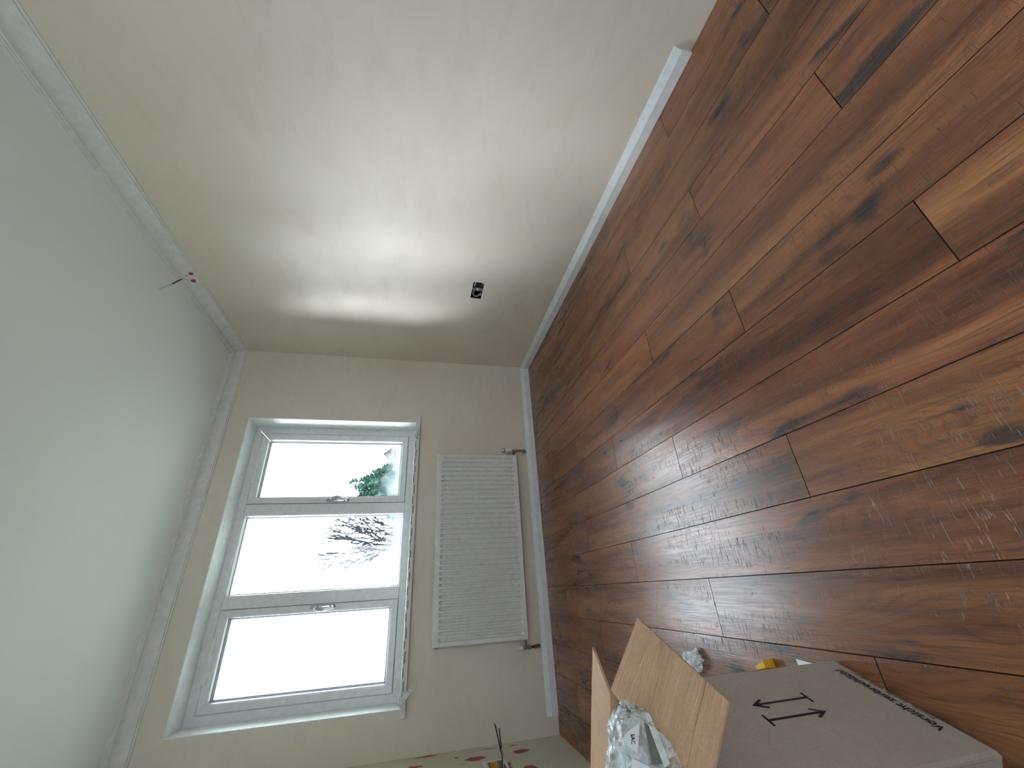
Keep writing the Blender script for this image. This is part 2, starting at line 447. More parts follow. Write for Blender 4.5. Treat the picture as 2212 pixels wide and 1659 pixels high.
# coving: stepped concave profile, mitred
prof = [(0, 0), (.082, 0), (.082, .005), (.076, .006), (.075, .011), (.068, .012), (.066, .016)]
for i in range(1, 8):
    a = i / 8 * math.pi / 2
    prof.append((.016 + .050 * (1 - math.sin(a)), .066 - .050 * math.cos(a)))
prof += [(.014, .066), (.013, .071), (.007, .072), (.006, .080), (0, .080)]
def coving(name, label, f0, f1):
    n = len(prof); m = MB()
    m.add([f0(a, b) for a, b in prof] + [f1(a, b) for a, b in prof],
          [(k, (k + 1) % n, n + (k + 1) % n, n + k) for k in range(n)] + [tuple(range(n)), tuple(range(n, 2 * n))])
    struct(build(name, m, M['coving']), label, 'coving')
coving('trim_1', 'white stepped coving above the window wall', lambda a, b: (-a, -a, ZC - b), lambda a, b: (-W + a, -a, ZC - b))
coving('trim_2', 'white stepped coving along the long plastered wall', lambda a, b: (-a, -a, ZC - b), lambda a, b: (-a, YB + a, ZC - b))
coving('trim_3', 'white stepped coving above the cream painted wall', lambda a, b: (-W + a, -a, ZC - b), lambda a, b: (-W + a, YB + a, ZC - b))
# skirting boards with a wide chamfer
SK = [(0, 0), (.018, 0), (.018, .042), (.0165, .044), (.004, .070), (0, .071)]
def skirting(name, label, f0, f1):
    n = len(SK); m = MB()
    m.add([f0(a, b) for a, b in SK] + [f1(a, b) for a, b in SK], [(k, (k + 1) % n, n + (k + 1) % n, n + k) for k in range(n)] + [tuple(range(n)), tuple(range(n, 2 * n))])
    struct(build(name, m, M['skirting']), label, 'skirting')
skirting('baseboard_right', 'white chamfered skirting board along the long plastered wall', lambda a, b: (-a, -a, b + .0006), lambda a, b: (-a, -2.418, b + .0006))
skirting('baseboard_back', 'white chamfered skirting board under the radiator', lambda a, b: (-a - .0004, -a, b + .0006), lambda a, b: (-2.461, -a, b + .0006))

# ------------------------------------------------------------------ window
win = bpy.data.objects.new('window_1', None); COL.objects.link(win)
win['_o'] = (-1.4475, FY, WZB); win.location = win['_o']
struct(win, 'white three light window with two opening side sashes', 'window')
x0, x1, z0, z1 = -WXL + t_, -WXR - t_, WZB + .004, WZT - t_
# outer frame ring: inset, y
build('window_frame', MB().ring(x0, x1, z0, z1, [(0, FY), (.046, FY), (.051, FY + .006), (.051, FY + .07), (0, FY + .07)]), M['upvc'], win)
MR = (-1.204, -1.129); ML = (-1.771, -1.699)
for a, b in (MR, ML):
    m = MB(); c = .004
    pts = [(a, FY + .004), (a + c, FY), (b - c, FY), (b, FY + .004), (b, FY + .07), (a, FY + .07)]
    n = len(pts)
    m.add([(x, y, z0 + .0512) for x, y in pts] + [(x, y, z1 - .0512) for x, y in pts], [(k, (k + 1) % n, n + (k + 1) % n, n + k) for k in range(n)] + [tuple(range(n)), tuple(range(n, 2 * n))])
    build('mullion', m, M['upvc'], win)
zi0, zi1 = z0 + .051, z1 - .051
GY = FY + .040
def pane_part(xa, xb, za, zb, parent, subp=False):
    f = sub if subp else build
    g = MB().box(xa, xb, GY, GY + .004, za, zb)
    me = build('pane', g, M['glass'])
    # local origin at the lower left so the mist follows the pane's foot
    me.data.transform(Matrix.Translation((-xa, -GY, -za)))
    base = Vector(win['_o'])
    me.parent = parent; me.location = Vector((xa, GY, za)) - base
    s_ = MB().ring(xa, xb, za, zb, [(.001, GY + .006), (.010, GY + .006), (.010, GY + .018), (.001, GY + .018)], 0)
    f('spacer', s_, M['spacer'], parent)
def sash(xa, xb, handle_x, side, vent):
    g = .002
    s = build('sash', MB().ring(xa + g, xb - g, zi0 + g, zi1 - g, [(0, FY - .004), (.001, FY - .006), (.034, FY - .006), (.043, FY + .004), (.046, FY + .036), (.046, FY + .06), (0, FY + .06)]), M['upvc'], win)
    sub('gasket', MB().ring(xa - .0005, xb + .0005, zi0 - .0005, zi1 + .0005, [(0, FY + .010), (.004, FY + .010), (.004, FY + .03), (0, FY + .03)]), M['gasket'], s)
    sub('bead_line', MB().ring(xa + .0445, xb - .0445, zi0 + .0445, zi1 - .0445, [(0, FY + .028), (.004, FY + .030), (.004, FY + .036), (0, FY + .036)]), M['gasket'], s)
    pane_part(xa + .047, xb - .047, zi0 + .047, zi1 - .047, s, True)
    # vent cover on the head of the sash
    sub('vent_cover', MB().box(vent[0], vent[1], FY - .016, FY - .005, zi1 - .020, zi1 + .004, c=.003), M['upvc'], s)
    # cranked espagnolette handle
    y = FY - .006; hz = 1.512
    m = MB().box(handle_x - .013, handle_x + .013, y - .010, y, hz - .115, hz + .036, c=.006)
    m.rev((handle_x, y - .008, hz), (0, -1, 0), [(0, .013), (.010, .0125), (.022, .011), (.026, .008)], 18)
    d = side
    m.tube([(handle_x, y - .022, hz + .002), (handle_x + d * .012, y - .034, hz - .010), (handle_x + d * .018, y - .040, hz - .035), (handle_x + d * .010, y - .038, hz - .075), (handle_x + d * .004, y - .036, hz - .112)], [.010, .010, .0095, .008, .006], 12)
    m.box(handle_x - .011, handle_x + .011, y - .014, y - .006, hz - .108, hz - .080, c=.003)
    h = sub('handle', m, M['chrome'], s, True)
sash(-1.129, -.610, -1.110, 1, (-.992, -.755))
sash(-2.286, -1.771, -1.7895, -1, (-2.149, -1.917))
# fixed middle light
xm0, xm1 = ML[1], MR[0]
mb_ = MB().ring(xm0, xm1, zi0, zi1, [(0, FY + .010), (.004, FY + .010), (.008, FY + .036), (0, FY + .036)])
build('glazing_bead', mb_, M['upvc'], win)
pane_part(xm0 + .004, xm1 - .004, zi0 + .004, zi1 - .004, win)
# unseen window, added behind the viewer to let in fill light
fill_win = bpy.data.objects.new('fill_window', None); COL.objects.link(fill_win); fill_win['_o'] = (-1.3, YB, RW[2]); fill_win.location = fill_win['_o']
struct(fill_win, 'white framed unseen window added behind the viewer for fill light', 'window')
build('window_frame', MB().ring(RW[0], RW[1], RW[2], RW[3], [(0, YB - .08), (.06, YB - .08), (.06, YB - .02), (0, YB - .02)]).box(-1.335, -1.265, YB - .08, YB - .02, RW[2] + .06, RW[3] - .06), M['upvc'], fill_win)
# sill board with peeled protective film
sill = thing('window_sill', 'white window board with torn protective film on its front edge', 'window sill', (-1.4475, 0, WZB - .015))
m = MB().box(-WXL, -WXR, -.002, FY + .03, WZB - .03, WZB)
build('board', m, M['sill'], sill)
build('nosing', MB().box(-2.377, -.510, -.030, -.0005, WZB - .032, WZB + .0006, c=.004), M['sill'], sill)
rg = random.Random(3)
x = -.66; row = 0
while x > -2.25:
    L_ = rg.uniform(.035, .06)
    zc = WZB - (.004 if row else .011)
    build('slot', MB().box(x - L_, x, -.0308, -.0296, zc - .0022, zc + .0022), M['gasket'], sill)
    x -= L_ + rg.uniform(.012, .03); row = 1 - row
def ribbon(x0, x1, n, seed, lift, width):
    m = MB(); g = random.Random(seed); rows = 5
    for i in range(n + 1):
        x = x0 + (x1 - x0) * i / n
        for j in range(rows):
            v = j / (rows - 1)
            nz = mnoise.noise(Vector((x * 14, v * 2, seed))) ; n2 = mnoise.noise(Vector((x * 40, v * 4, seed + 9)))
            y = -.026 - .006 * math.sin(v * math.pi) - .010 * abs(nz) * lift
            z = WZB + .002 + (v - .25) * width * -1 + .008 * lift * (n2 + nz)
            m.v.append((x, y, max(z, WZB - .03)))
    for i in range(n):
        for j in range(rows - 1):
            a = i * rows + j; m.f.append((a, a + 1, a + rows + 1, a + rows)); m.m.append(0)
    return m
fm = ribbon(-.60, -2.33, 160, 5, .32, .008)
build('film', fm, M['filmwhite'], sill, True, fix=False)
def crumple(c, r, seed, squash=(1, 1, 1), n=3):
    bm = bmesh.new(); bmesh.ops.create_icosphere(bm, subdivisions=n, radius=1)
    for v in bm.verts:
        d = 1 + .45 * mnoise.noise(v.co * 2.1 + Vector((seed, 0, 0))) + .25 * abs(mnoise.noise(v.co * 6 + Vector((0, seed, 0))))
        v.co = Vector((v.co.x * r * d * squash[0], v.co.y * r * d * squash[1], v.co.z * r * d * squash[2])) + Vector(c)
    bm.verts.index_update()
    m = MB().add([v.co for v in bm.verts], [tuple(v.index for v in f.verts) for f in bm.faces]); bm.free(); return m
build('film', crumple((-.655, -.032, WZB - .004), .024, 4, (1.3, .6, .8)), M['filmwhite'], sill)
# torn strip at the far end of the board, hanging down over the wall
m = MB()
for dx, dz, wdt in ((0, 0, .012), (-.016, -.006, .009)):
    p = [(-2.285 + dx, -.036, WZB + .002), (-2.262 + dx, -.046, WZB - .018 + dz), (-2.235 + dx, -.052, WZB - .045 + dz), (-2.21 + dx, -.048, WZB - .075 + dz)]
    for i in range(3):
        a, b = Vector(p[i]), Vector(p[i + 1]); o = Vector((-wdt, 0, -wdt * .6))
        m.quadslab(a, b, b + o * (1 - i * .15), a + o, .0008)
build('film', m, M['filmwhite'], sill)
build('film', crumple((-2.285, -.030, WZB + .004), .018, 11, (1.8, .5, .7)), M['filmwhite'], sill)

# ------------------------------------------------------------------ radiator
RXR, RXL, RZ0, RZ1, RYF = -.843, -2.046, .1785, .7785, -.100
rad = thing('radiator', 'long white double panel radiator with vertical ribs under the window', 'radiator', (-1.4445, -.06, RZ0))
def panel(yf, yb):
    """pressed steel panel with 35 vertical flutes, a closed shell"""
    N = 35; m = MB(); xs = []
    xa, xb = RXL + .018, RXR - .018; p = (xb - xa) / N
    xs.append((RXL + .006, 0)); xs.append((xa - .002, 0))
    for i in range(N):
        for f, h in ((.02, 0.0), (.22, .1), (.36, 1.0), (.72, 1.0), (.86, .1), (.98, 0.0)):
            xs.append((xa + (i + f) * p, h))
    xs.append((xb + .002, 0)); xs.append((RXR - .006, 0))
    zs = [(RZ0 + .006, 0), (RZ0 + .026, 0), (RZ0 + .034, .35), (RZ0 + .042, 1), (RZ1 - .046, 1), (RZ1 - .038, .35), (RZ1 - .030, 0), (RZ1 - .006, 0)]
    n = len(zs)
    for x, h in xs:
        for z, k in zs:
            m.v.append((x, yf + (yb - yf) * (.64 * h * k), z))
    for i in range(len(xs) - 1):
        for j in range(n - 1):
            a = i * n + j; m.f.append((a, a + n, a + n + 1, a + 1)); m.m.append(0)
    return m
build('front_panel', panel(RYF, RYF + .022), M['rad'], rad, False, fix=False)
build('panel_core', MB().box(RXL + .006, RXR - .006, RYF + .0148, RYF + .018, RZ0 + .006, RZ1 - .006), M['rad'], rad)
# rolled rim around the front panel
build('rim', MB().ring(RXL, RXR, RZ0, RZ1, [(0, RYF + .004), (.003, RYF), (.0075, RYF - .001), (.008, RYF + .004), (.008, RYF + .018), (0, RYF + .018)], 0), M['rad'], rad)
build('back_panel', MB().box(RXL + .006, RXR - .006, -.034, -.026, RZ0 + .004, RZ1 - .006, c=.002), M['rad'], rad)
for xx in (RXL - .0012, RXR + .0002):
    build('side_cover', MB().box(xx, xx + .001, RYF + .010, -.030, RZ0, RZ1 + .001), M['rad'], rad)
m = MB().box(RXL, RXR, RYF + .006, RYF + .012, RZ1 - .004, RZ1 + .003).box(RXL, RXR, -.036, -.030, RZ1 - .004, RZ1 + .003)
g = build('top_grille', m, M['rad'], rad)
m = MB(); n_ = 60
for i in range(n_):
    xx = RXL + .012 + (RXR - RXL - .024) * i / (n_ - 1)
    m.box(xx - .0025, xx + .0025, RYF + .012, -.036, RZ1 - .003, RZ1 + .002)
gb = sub('grille_bars', m, M['rad'], g); gb['kind'] = 'stuff'
m = MB(); n_ = 46
for i in range(n_):
    xx = RXL + .03 + (RXR - RXL - .06) * i / (n_ - 1)
    m.box(xx - .001, xx + .001, RYF + .020, -.036, RZ0 + .03, RZ1 - .03)
cf = build('convector_fin', m, M['raddark'], rad); cf['kind'] = 'stuff'
for xx in (RXR - .25, RXL + .25):
    build('wall_bracket', MB().box(xx - .02, xx + .02, -.026, -.0005, RZ0 + .06, RZ1 - .06), M['galv'], rad)
for xx, s_ in ((RXR, 1), (RXL, -1)):
    build('bleed_plug', MB().rev((xx, -.062, RZ1 - .025), (s_, 0, 0), [(0, .008), (.006, .008), (.010, .006)], 10), M['brassn'], rad)

def valve(name, label, xv, xr, trv):
    t = thing(name, label, 'radiator valve', (xv, -.05, .10))
    yv = -.055; s = 1 if xr > xv else -1
    build('pipe', MB().tube([(xv, yv, .175), (xv, yv, .118), (xv, yv + .004, .106), (xv, yv + .016, .098), (xv, -.001, .096)], .0075, 12), M['copper'], t, True)
    build('elbow', MB().rev((xv, yv, .134), (0, 0, -1), [(0, .009), (.002, .0125), (.016, .0125), (.018, .010)], 6).tube([(xv, yv, .122), (xv, yv + .002, .108), (xv, yv + .014, .098), (xv, yv + .030, .096)], [.011, .0125, .0125, .0115], 12), M['brassn'], t, True)
    build('body', MB().rev((xv, yv, .158), (0, 0, 1), [(0, .0125), (.014, .0135), (.016, .0105), (.028, .0115), (.046, .0115), (.052, .010)], 12)
          .tube([(xv, yv, .192), (xv + s * .018, yv, .192)], .009, 12).rev((xv + s * .014, yv, .192), (s, 0, 0), [(0, .0135), (.012, .0135), (.014, .009), (abs(xr - xv) - .014, .009)], 6), M['brassn'], t, True)
    if trv:
        build('collar', MB().rev((xv, yv, .210), (0, 0, 1), [(0, .012), (.002, .018), (.046, .0185), (.050, .0165)], 20), M['whitepl'], t, True)
        build('cap', MB().rev((xv, yv, .259), (0, 0, 1), [(0, .0155), (.004, .016), (.024, .016), (.032, .013), (.035, .006)], 20), M['chrome'], t, True)
    else:
        build('cap', MB().rev((xv, yv, .209), (0, 0, 1), [(0, .010), (.002, .0135), (.026, .013), (.034, .010), (.037, .004)], 18), M['whitepl'], t, True)
valve('radiator_valve', 'thermostatic valve with white collar and chrome cap beside the radiator', -.792, RXR, True)
valve('radiator_valve', 'short white capped valve on copper pipe at radiator end nearest cream wall', -2.091, RXL, False)

# ------------------------------------------------------------------ socket box in the long wall
sb = thing('socket_box', 'black recessed double socket box with loose cables in long wall', 'socket box', (0.03, -.96, .5975))
D_ = .042; th = .002
m = MB().box(D_ - th, D_, SY0, SY1, SZ0, SZ1).box(0.001, D_, SY0, SY0 + th, SZ0, SZ1).box(0.001, D_, SY1 - th, SY1, SZ0, SZ1).box(0.001, D_, SY0, SY1, SZ0, SZ0 + th).box(0.001, D_, SY0, SY1, SZ1 - th, SZ1)
build('shell', m, M['black'], sb)
ym = -.968
for dy in (-.010, .005):
    build('divider', MB().box(.003, .009, ym + dy, ym + dy + .0045, SZ0 + th, SZ1 - th), M['galv'], sb)
build('divider', MB().box(.007, .012, ym - .004, ym + .004, SZ0 + th, SZ1 - th), M['bluegrey'], sb)
build('lug', MB().box(.002, .008, ym - .014, ym + .012, .590, .600, c=.002), M['galv'], sb)
build('lug', MB().box(.002, .008, SY0 + .002, SY0 + .014, SZ0 + .002, SZ0 + .012, c=.001), M['galv'], sb)
build('lug', MB().box(.002, .008, SY1 - .045, SY1 - .033, SZ0 + .002, SZ0 + .016, c=.001), M['galv'], sb)
def loop(cy, cz, ry, rz, a0, a1, n=16, xa=.006, xb=.02):
    return [(xa + (xb - xa) * i / n, cy + ry * math.cos(math.radians(a0 + (a1 - a0) * i / n)), cz + rz * math.sin(math.radians(a0 + (a1 - a0) * i / n))) for i in range(n + 1)]
build('cable', MB().tube(loop(-.921, .600, .027, .021, -60, 235), .0032, 8), M['greycab'], sb, True)
build('cable', MB().tube(loop(-.926, .592, .034, .020, 250, 330), .0026, 8), M['greycab'], sb, True)
build('cable', MB().tube(loop(-1.008, .596, .026, .026, 60, 260), .0028, 8), M['greycab'], sb, True)
build('cable', MB().tube(loop(-1.004, .640, .030, .026, 200, 300), .0024, 8), M['greycab'], sb, True)

# ------------------------------------------------------------------ ceiling cable
cc = thing('ceiling_cable', 'thin grey lighting cable with two red connectors hanging from ceiling', 'cable', (-.23, -.97, ZC))
Y_ = -.97
build('sheath', MB().tube([(-.232, Y_, ZC - .0005), (-.228, Y_, 2.310), (-.205, Y_, 2.290), (-.184, Y_, 2.267)], .0026, 8), M['greycab'], cc, True)
build('sleeve', MB().tube([(-.184, Y_, 2.267), (-.164, Y_, 2.250), (-.146, Y_, 2.233)], .0034, 8), M['black'], cc, True)
k1 = build('core', MB().tube([(-.146, Y_, 2.233), (-.125, Y_, 2.221), (-.106, Y_, 2.208)], .0017, 6), M['greycab'], cc, True)
k2 = build('core', MB().tube([(-.146, Y_, 2.233), (-.140, Y_ + .006, 2.215), (-.140, Y_ + .012, 2.192)], .0017, 6), M['greycab'], cc, True)
sub('connector', MB().box(-.108, -.096, Y_ - .007, Y_ + .007, 2.192, 2.210, c=.003), M['redcon'], k1)
sub('connector', MB().box(-.147, -.133, Y_ + .005, Y_ + .019, 2.174, 2.194, c=.003), M['redcon'], k2)

# ------------------------------------------------------------------ open socket with loose wires on the cream wall
lb = thing('socket_box', 'open galvanised back box with amber block and black wires on cream wall', 'socket box', (-W - .02, -.33, .45))
m = MB().box(-W - D_, -W - D_ + th, LY0, LY1, LZ0, LZ1).box(-W - D_, -W + .002, LY0, LY0 + th, LZ0, LZ1).box(-W - D_, -W + .002, LY1 - th, LY1, LZ0, LZ1).box(-W - D_, -W + .002, LY0, LY1, LZ0, LZ0 + th).box(-W - D_, -W + .002, LY0, LY1, LZ1 - th, LZ1)
build('shell', m, M['galv'], lb)
for i in range(3):
    build('terminal', MB().box(-W - .03, -W + .004, LY1 - .018 - i * .024, LY1 - .004 - i * .0225, .434, .474, c=.002), M['orange'], lb)
pc = build('plaster_collar', MB().ring(LY0 - .02, LY1 + .014, LZ0 - .012, LZ1 + .022, [(0, 0), (.012, 0), (.012, .003), (0, .003)], 0), M['reveal'], lb)
# ring() works in xz: turn it onto the wall plane
for v in pc.data.vertices:
    w_ = v.co + Vector(lb['_o'])
    v.co = Vector((-W + w_.y, w_.x, w_.z)) - Vector(lb['_o'])
wire1 = [(-W - .02, -.292, .415), (-2.535, -.288, .412), (-2.520, -.283, .412), (-2.485, -.300, .426), (-2.450, -.272, .430), (-2.42, -.247, .434), (-2.408, -.229, .437)]
wire2 = [(-W - .02, -.318, .415), (-2.535, -.30, .410), (-2.520, -.290, .410), (-2.490, -.312, .420), (-2.46, -.311, .423), (-2.41, -.304, .427)]
a = build('wire', MB().tube(wire1, .0035, 8), M['black'], lb, True)
sub('bare_end', MB().tube([(-2.408, -.229, .437), (-2.400, -.216, .439)], .002, 8), M['whitepl'], a)
build('wire', MB().tube(wire2, .003, 8), M['black'], lb, True)
build('wire', MB().tube([(q[0], q[1] - .006, q[2] + .001) for q in wire2[:4]], .002, 8), M['greycab'], lb, True)

# ------------------------------------------------------------------ cardboard box
B1 = Vector((-1.9372, -2.0948, 0)); EV = Vector((-.35475, -.93496, 0)); NV = Vector((.93496, -.35475, 0)); UP = Vector((0, 0, 1))
BW, BD, BH, CT = .264, .40, .536, .005
def bp(s, d, z): return B1 + EV * s - NV * d + UP * z    # s along the printed face, d into the box
box = thing('cardboard_box', 'tall open cardboard box with printed arrows and folded out flaps', 'cardboard box', tuple(bp(BW / 2, BD / 2, 0)))
box_base = Vector(box['_o'])
def slab(name, p0, ax, ay, lx, ly, nrm, mats=None, parent=box, seg=1, wob=0):
    """cardboard sheet: outer face at p0, thickness CT against nrm; material 0 outside, 1 inside"""
    m = MB(); nx, ny = seg, seg
    for k in (0, 1):
        for i in range(nx + 1):
            for j in range(ny + 1):
                u, v = i / nx, j / ny
                q = p0 + ax * (lx * u) + ay * (ly * v) - nrm * (CT * k)
                if wob: q = q + nrm * (wob * mnoise.noise(Vector((u * 3, v * 2, wob * 900))) * math.sin(u * math.pi) * math.sin(v * math.pi))
                m.v.append(tuple(q))
    n = (nx + 1) * (ny + 1); r = ny + 1
    for i in range(nx):
        for j in range(ny):
            a = i * r + j
            m.f.append((a, a + r, a + r + 1, a + 1)); m.m.append(0)
            m.f.append((n + a, n + a + 1, n + a + r + 1, n + a + r)); m.m.append(1)
    edge = [(i * r, (i + 1) * r) for i in range(nx)] + [((i) * r + ny, (i + 1) * r + ny) for i in range(nx)] + [(j, j + 1) for j in range(ny)] + [(nx * r + j, nx * r + j + 1) for j in range(ny)]
    for a, b in edge: m.f.append((a, b, n + b, n + a)); m.m.append(1)
    return build(name, m, mats or [M['cardout'], M['cardin']], parent, False)
def facepanel():
    """printed side with a softly rounded foot"""
    m = MB(); zs = [0.0005, .004, .010, .03, BH * .5, BH]; ins = [.0025, .0008, .0002, 0, 0, 0]
    n = len(zs)
    for k in (0, 1):
        for s in (0, .006, BW / 2, BW - .006, BW):
            for z, i_ in zip(zs, ins):
                c = .003 if s in (0, BW) else 0
                m.v.append(tuple(bp(s, i_ + c + CT * k, z)))
    N = 5 * n
    for i in range(4):
        for j in range(n - 1):
            a = i * n + j
            m.f.append((a, a + n, a + n + 1, a + 1)); m.m.append(0)
            m.f.append((N + a, N + a + 1, N + a + n + 1, N + a + n)); m.m.append(1)
    for i in range(4):
        for j in (0, n - 1):
            a = i * n + j; m.f.append((a, a + n, N + a + n, N + a)); m.m.append(1)
    for i in (0, 4):
        for j in range(n - 1):
            a = i * n + j; m.f.append((a, a + 1, N + a + 1, N + a)); m.m.append(0)
    return m
front = build('side_panel', facepanel(), [M['cardout'], M['cardin']], box)
slab('side_panel', bp(0, BD, 0.0005), EV, UP, BW, BH, -NV)
slab('side_panel', bp(.0005, CT + .004, .0005), -NV, UP, BD - 2 * CT - .004, BH, -EV)
slab('side_panel', bp(BW - .0005, CT + .004, .0005), -NV, UP, BD - 2 * CT - .004, BH, EV)
slab('base', bp(CT * 1.5, CT + .009, .0008), EV, -NV, BW - 3 * CT, BD - 2 * CT - .01, -UP)

def corrugated_flap(name, c00, c10, c11, c01, nu=64, nv=10, wav=.0011, seed=1, th=CT):
    """flap from the fold c00-c10 to the free edge c01-c11; the fluted inside faces up"""
    c00, c10, c11, c01 = map(Vector, (c00, c10, c11, c01))
    nrm = (c10 - c00).cross(c01 - c00).normalized()
    if nrm.z < 0: nrm = -nrm
    m = MB()
    for k in (0, 1):
        for i in range(nu + 1):
            u = i / nu
            for j in range(nv + 1):
                v = j / nv
                q = (c00 * (1 - u) + c10 * u) * (1 - v) + (c01 * (1 - u) + c11 * u) * v
                L = (c10 - c00).length * u
                h = wav * .45 * math.sin(L / .0075 * 2 * math.pi) + wav * 2.2 * mnoise.noise(Vector((L * 55, v * .6, seed)))
                cr = wav * 2.6 * max(0, 1 - abs(L - (.045 + .015 * v)) / .0025) + wav * 3.4 * max(0, 1 - abs(L - (.105 - .01 * v)) / .003) + wav * 3.4 * max(0, 1 - abs(L - (.212 - .004 * v)) / .003)
                arc = wav * 1.6 * max(0, 1 - abs(math.hypot(L - .15, (v - .55) * .14) - .045) / .002)
                e_ = min(1, v * 6) if k == 0 else 0
                q = q + nrm * ((h - cr - arc) * e_ if k == 0 else -th)
                m.v.append(tuple(q))
    n = (nu + 1) * (nv + 1); r = nv + 1
    for i in range(nu):
        for j in range(nv):
            a = i * r + j
            m.f.append((a, a + r, a + r + 1, a + 1)); m.m.append(1)
            m.f.append((n + a, n + a + 1, n + a + r + 1, n + a + r)); m.m.append(0)
    edge = [(i * r, (i + 1) * r) for i in range(nu)] + [(i * r + nv, (i + 1) * r + nv) for i in range(nu)] + [(j, j + 1) for j in range(nv)] + [(nu * r + j, nu * r + j + 1) for j in range(nv)]
    for a, b in edge: m.f.append((a, b, n + b, n + a)); m.m.append(1)
    return build(name, m, [M['cardout'], M['cardin']], box, True)
# printed side's flap, folded out and drooping
corrugated_flap('flap', bp(.004, .000, BH + CT), bp(BW - .004, .000, BH + CT), bp(.245, -.119, BH - .050), bp(.000, -.124, BH - .054), 130, 10, .0019, 2)
# far flap towards the window wall
corrugated_flap('flap', bp(.0, BD - .004, BH + .004), bp(.0, .012, BH + .004), bp(-.136, -.004, BH - .021), bp(-.128, BD - .01, BH - .010), 40, 6, .0003, 7)
# remaining flaps
corrugated_flap('flap', bp(BW - .004, BD, BH + .004), bp(.004, BD, BH + .004), bp(.012, BD + .06, BH + .10), bp(BW - .012, BD + .06, BH + .10), 60, 6, .0008, 9)
corrugated_flap('flap', bp(BW, .012, BH + .004), bp(BW, BD - .012, BH + .004), bp(BW + .08, BD - .02, BH - .10), bp(BW + .08, .02, BH - .10), 60, 6, .0008, 11)

# printing on the face, flush ink
INK_OFF = -.0006
def fp(s, z): return bp(s, INK_OFF, z)
def bar(m, s0, z0, s1, z1, wd):
    a = Vector((s0, z0)); b = Vector((s1, z1)); t = (b - a).normalized(); o = Vector((-t.y, t.x)) * wd / 2
    m.quadslab(fp(*(a + o)), fp(*(a - o)), fp(*(b - o)), fp(*(b + o)), .0003)
def arrow(s, zt, zb):
    """shaft from the foot bar (zb) to the tip (zt)"""
    m = MB(); k = 1 if zt > zb else -1
    bar(m, s, zb, s, zt - k * .006, .0045); bar(m, s - .013, zb, s + .013, zb, .0045)
    m2 = [(s, zt), (s - .0125, zt - k * .026), (s - .009, zt - k * .030), (s, zt - k * .011), (s + .009, zt - k * .030), (s + .0125, zt - k * .026)]
    m.add([fp(*q) for q in m2], [(0, 1, 2, 3), (0, 3, 4, 5)])
    return m
sub('printed_arrow', arrow(.096, .308, .185), M['ink'], front)
sub('printed_arrow', arrow(.134, .186, .311), M['ink'], front)
def text(s, body, size, org, right, up, nrm, mat, parent, width=None, bold=0.0, shear=0.0, name='printed_text', parent_base=None):
    cu = bpy.data.curves.new('txt', 'FONT'); cu.body = body; cu.size = size; cu.offset = bold; cu.shear = shear; cu.resolution_u = 3
    ob = bpy.data.objects.new('txt', cu); COL.objects.link(ob)
    bpy.context.view_layer.update()
    me = bpy.data.meshes.new_from_object(ob.evaluated_get(bpy.context.evaluated_depsgraph_get()))
    bpy.data.objects.remove(ob); bpy.data.curves.remove(cu)
    xs = [v.co.x for v in me.vertices]; sx = 1.0
    if width: sx = width / (max(xs) - min(xs))
    for v in me.vertices:
        v.co = Vector(org) + Vector(right) * (v.co.x * sx) + Vector(up) * v.co.y + Vector(nrm) * .0004 - (parent_base or Vector((0, 0, 0)))
    me.materials.clear(); me.materials.append(mat)
    o = link(name, me, parent); return o
text(None, 'Vorsicht zerbrechlich!', .026, bp(.211, INK_OFF, .0245), -EV, UP, NV, M['ink'], front, width=.176, bold=.0007, parent_base=box_base)
text(None, 'Fragile, handle with care!', .0165, bp(.190, INK_OFF, .0060), -EV, UP, NV, M['ink'], front, width=.140, shear=.25, parent_base=box_base)

# ------------------------------------------------------------------ plastic wrapped contents
def blob(s0, d0, z0, rs, rd, rz, seed, n=5, fold=.10, ex=.8):
    bm = bmesh.new(); bmesh.ops.create_icosphere(bm, subdivisions=n, radius=1)
    for v in bm.verts:
        c = v.co.copy()
        q = Vector([math.copysign(abs(t) ** ex, t) for t in c])
        f = 1 + fold * (mnoise.noise(c * 1.7 + Vector((seed, 0, 0))) - .8 * abs(mnoise.noise(c * 3.6 + Vector((0, seed, 0)))) + .35 * abs(mnoise.noise(c * 9 + Vector((0, 0, seed)))))
        v.co = bp(s0 + q.x * rs * f, d0 + q.y * rd * f, z0 + q.z * rz * f)
    bm.verts.index_update()
    m = MB().add([v.co for v in bm.verts], [tuple(v.index for v in f.verts) for f in bm.faces]); bm.free(); return m
pk = thing('bubble_wrap_parcel', 'clear plastic wrapped parcel with printed papers inside the open box', 'parcel', tuple(bp(.13, .15, .40)))
pk_base = Vector(pk['_o'])
def settle(m):
    """keep the soft parcel inside the carton and lying on its folded out flap"""
    for i, v in enumerate(m.v):
        r = Vector(v) - B1; s, d, z = r.dot(EV), -r.dot(NV), r.z
        lid = BH + CT + .003
        if z < lid and d < .0:
            z2 = lid + .44 * min(d, 0) + .001
            if z > z2 - .02: z = max(z, z2)
            else: d = .010
        if z < lid and d < .010: d = max(d, .010) if z < lid - .03 else d
        if z < BH + .004: s = min(max(s, .009), BW - .009)
        if z < BH - .004: d = max(d, .010)
        m.v[i] = tuple(bp(s, d, z))
    return m
def filmcrease(m, seed, amt):
    for i, v in enumerate(m.v):
        p = Vector(v); c = Vector(bp(.135, .08, .48)); n_ = (p - c).normalized()
        m.v[i] = tuple(p + n_ * amt * (abs(mnoise.noise(p * 26 + Vector((seed, 0, 0)))) - .25 + .5 * abs(mnoise.noise(p * 60 + Vector((0, seed, 0))))))
    return m
wrap = settle(filmcrease(blob(.135, .080, .500, .132, .112, .088, 3.0, 6, .10), 2, .012))
build('wrapping', wrap, M['bubble'], pk, True)
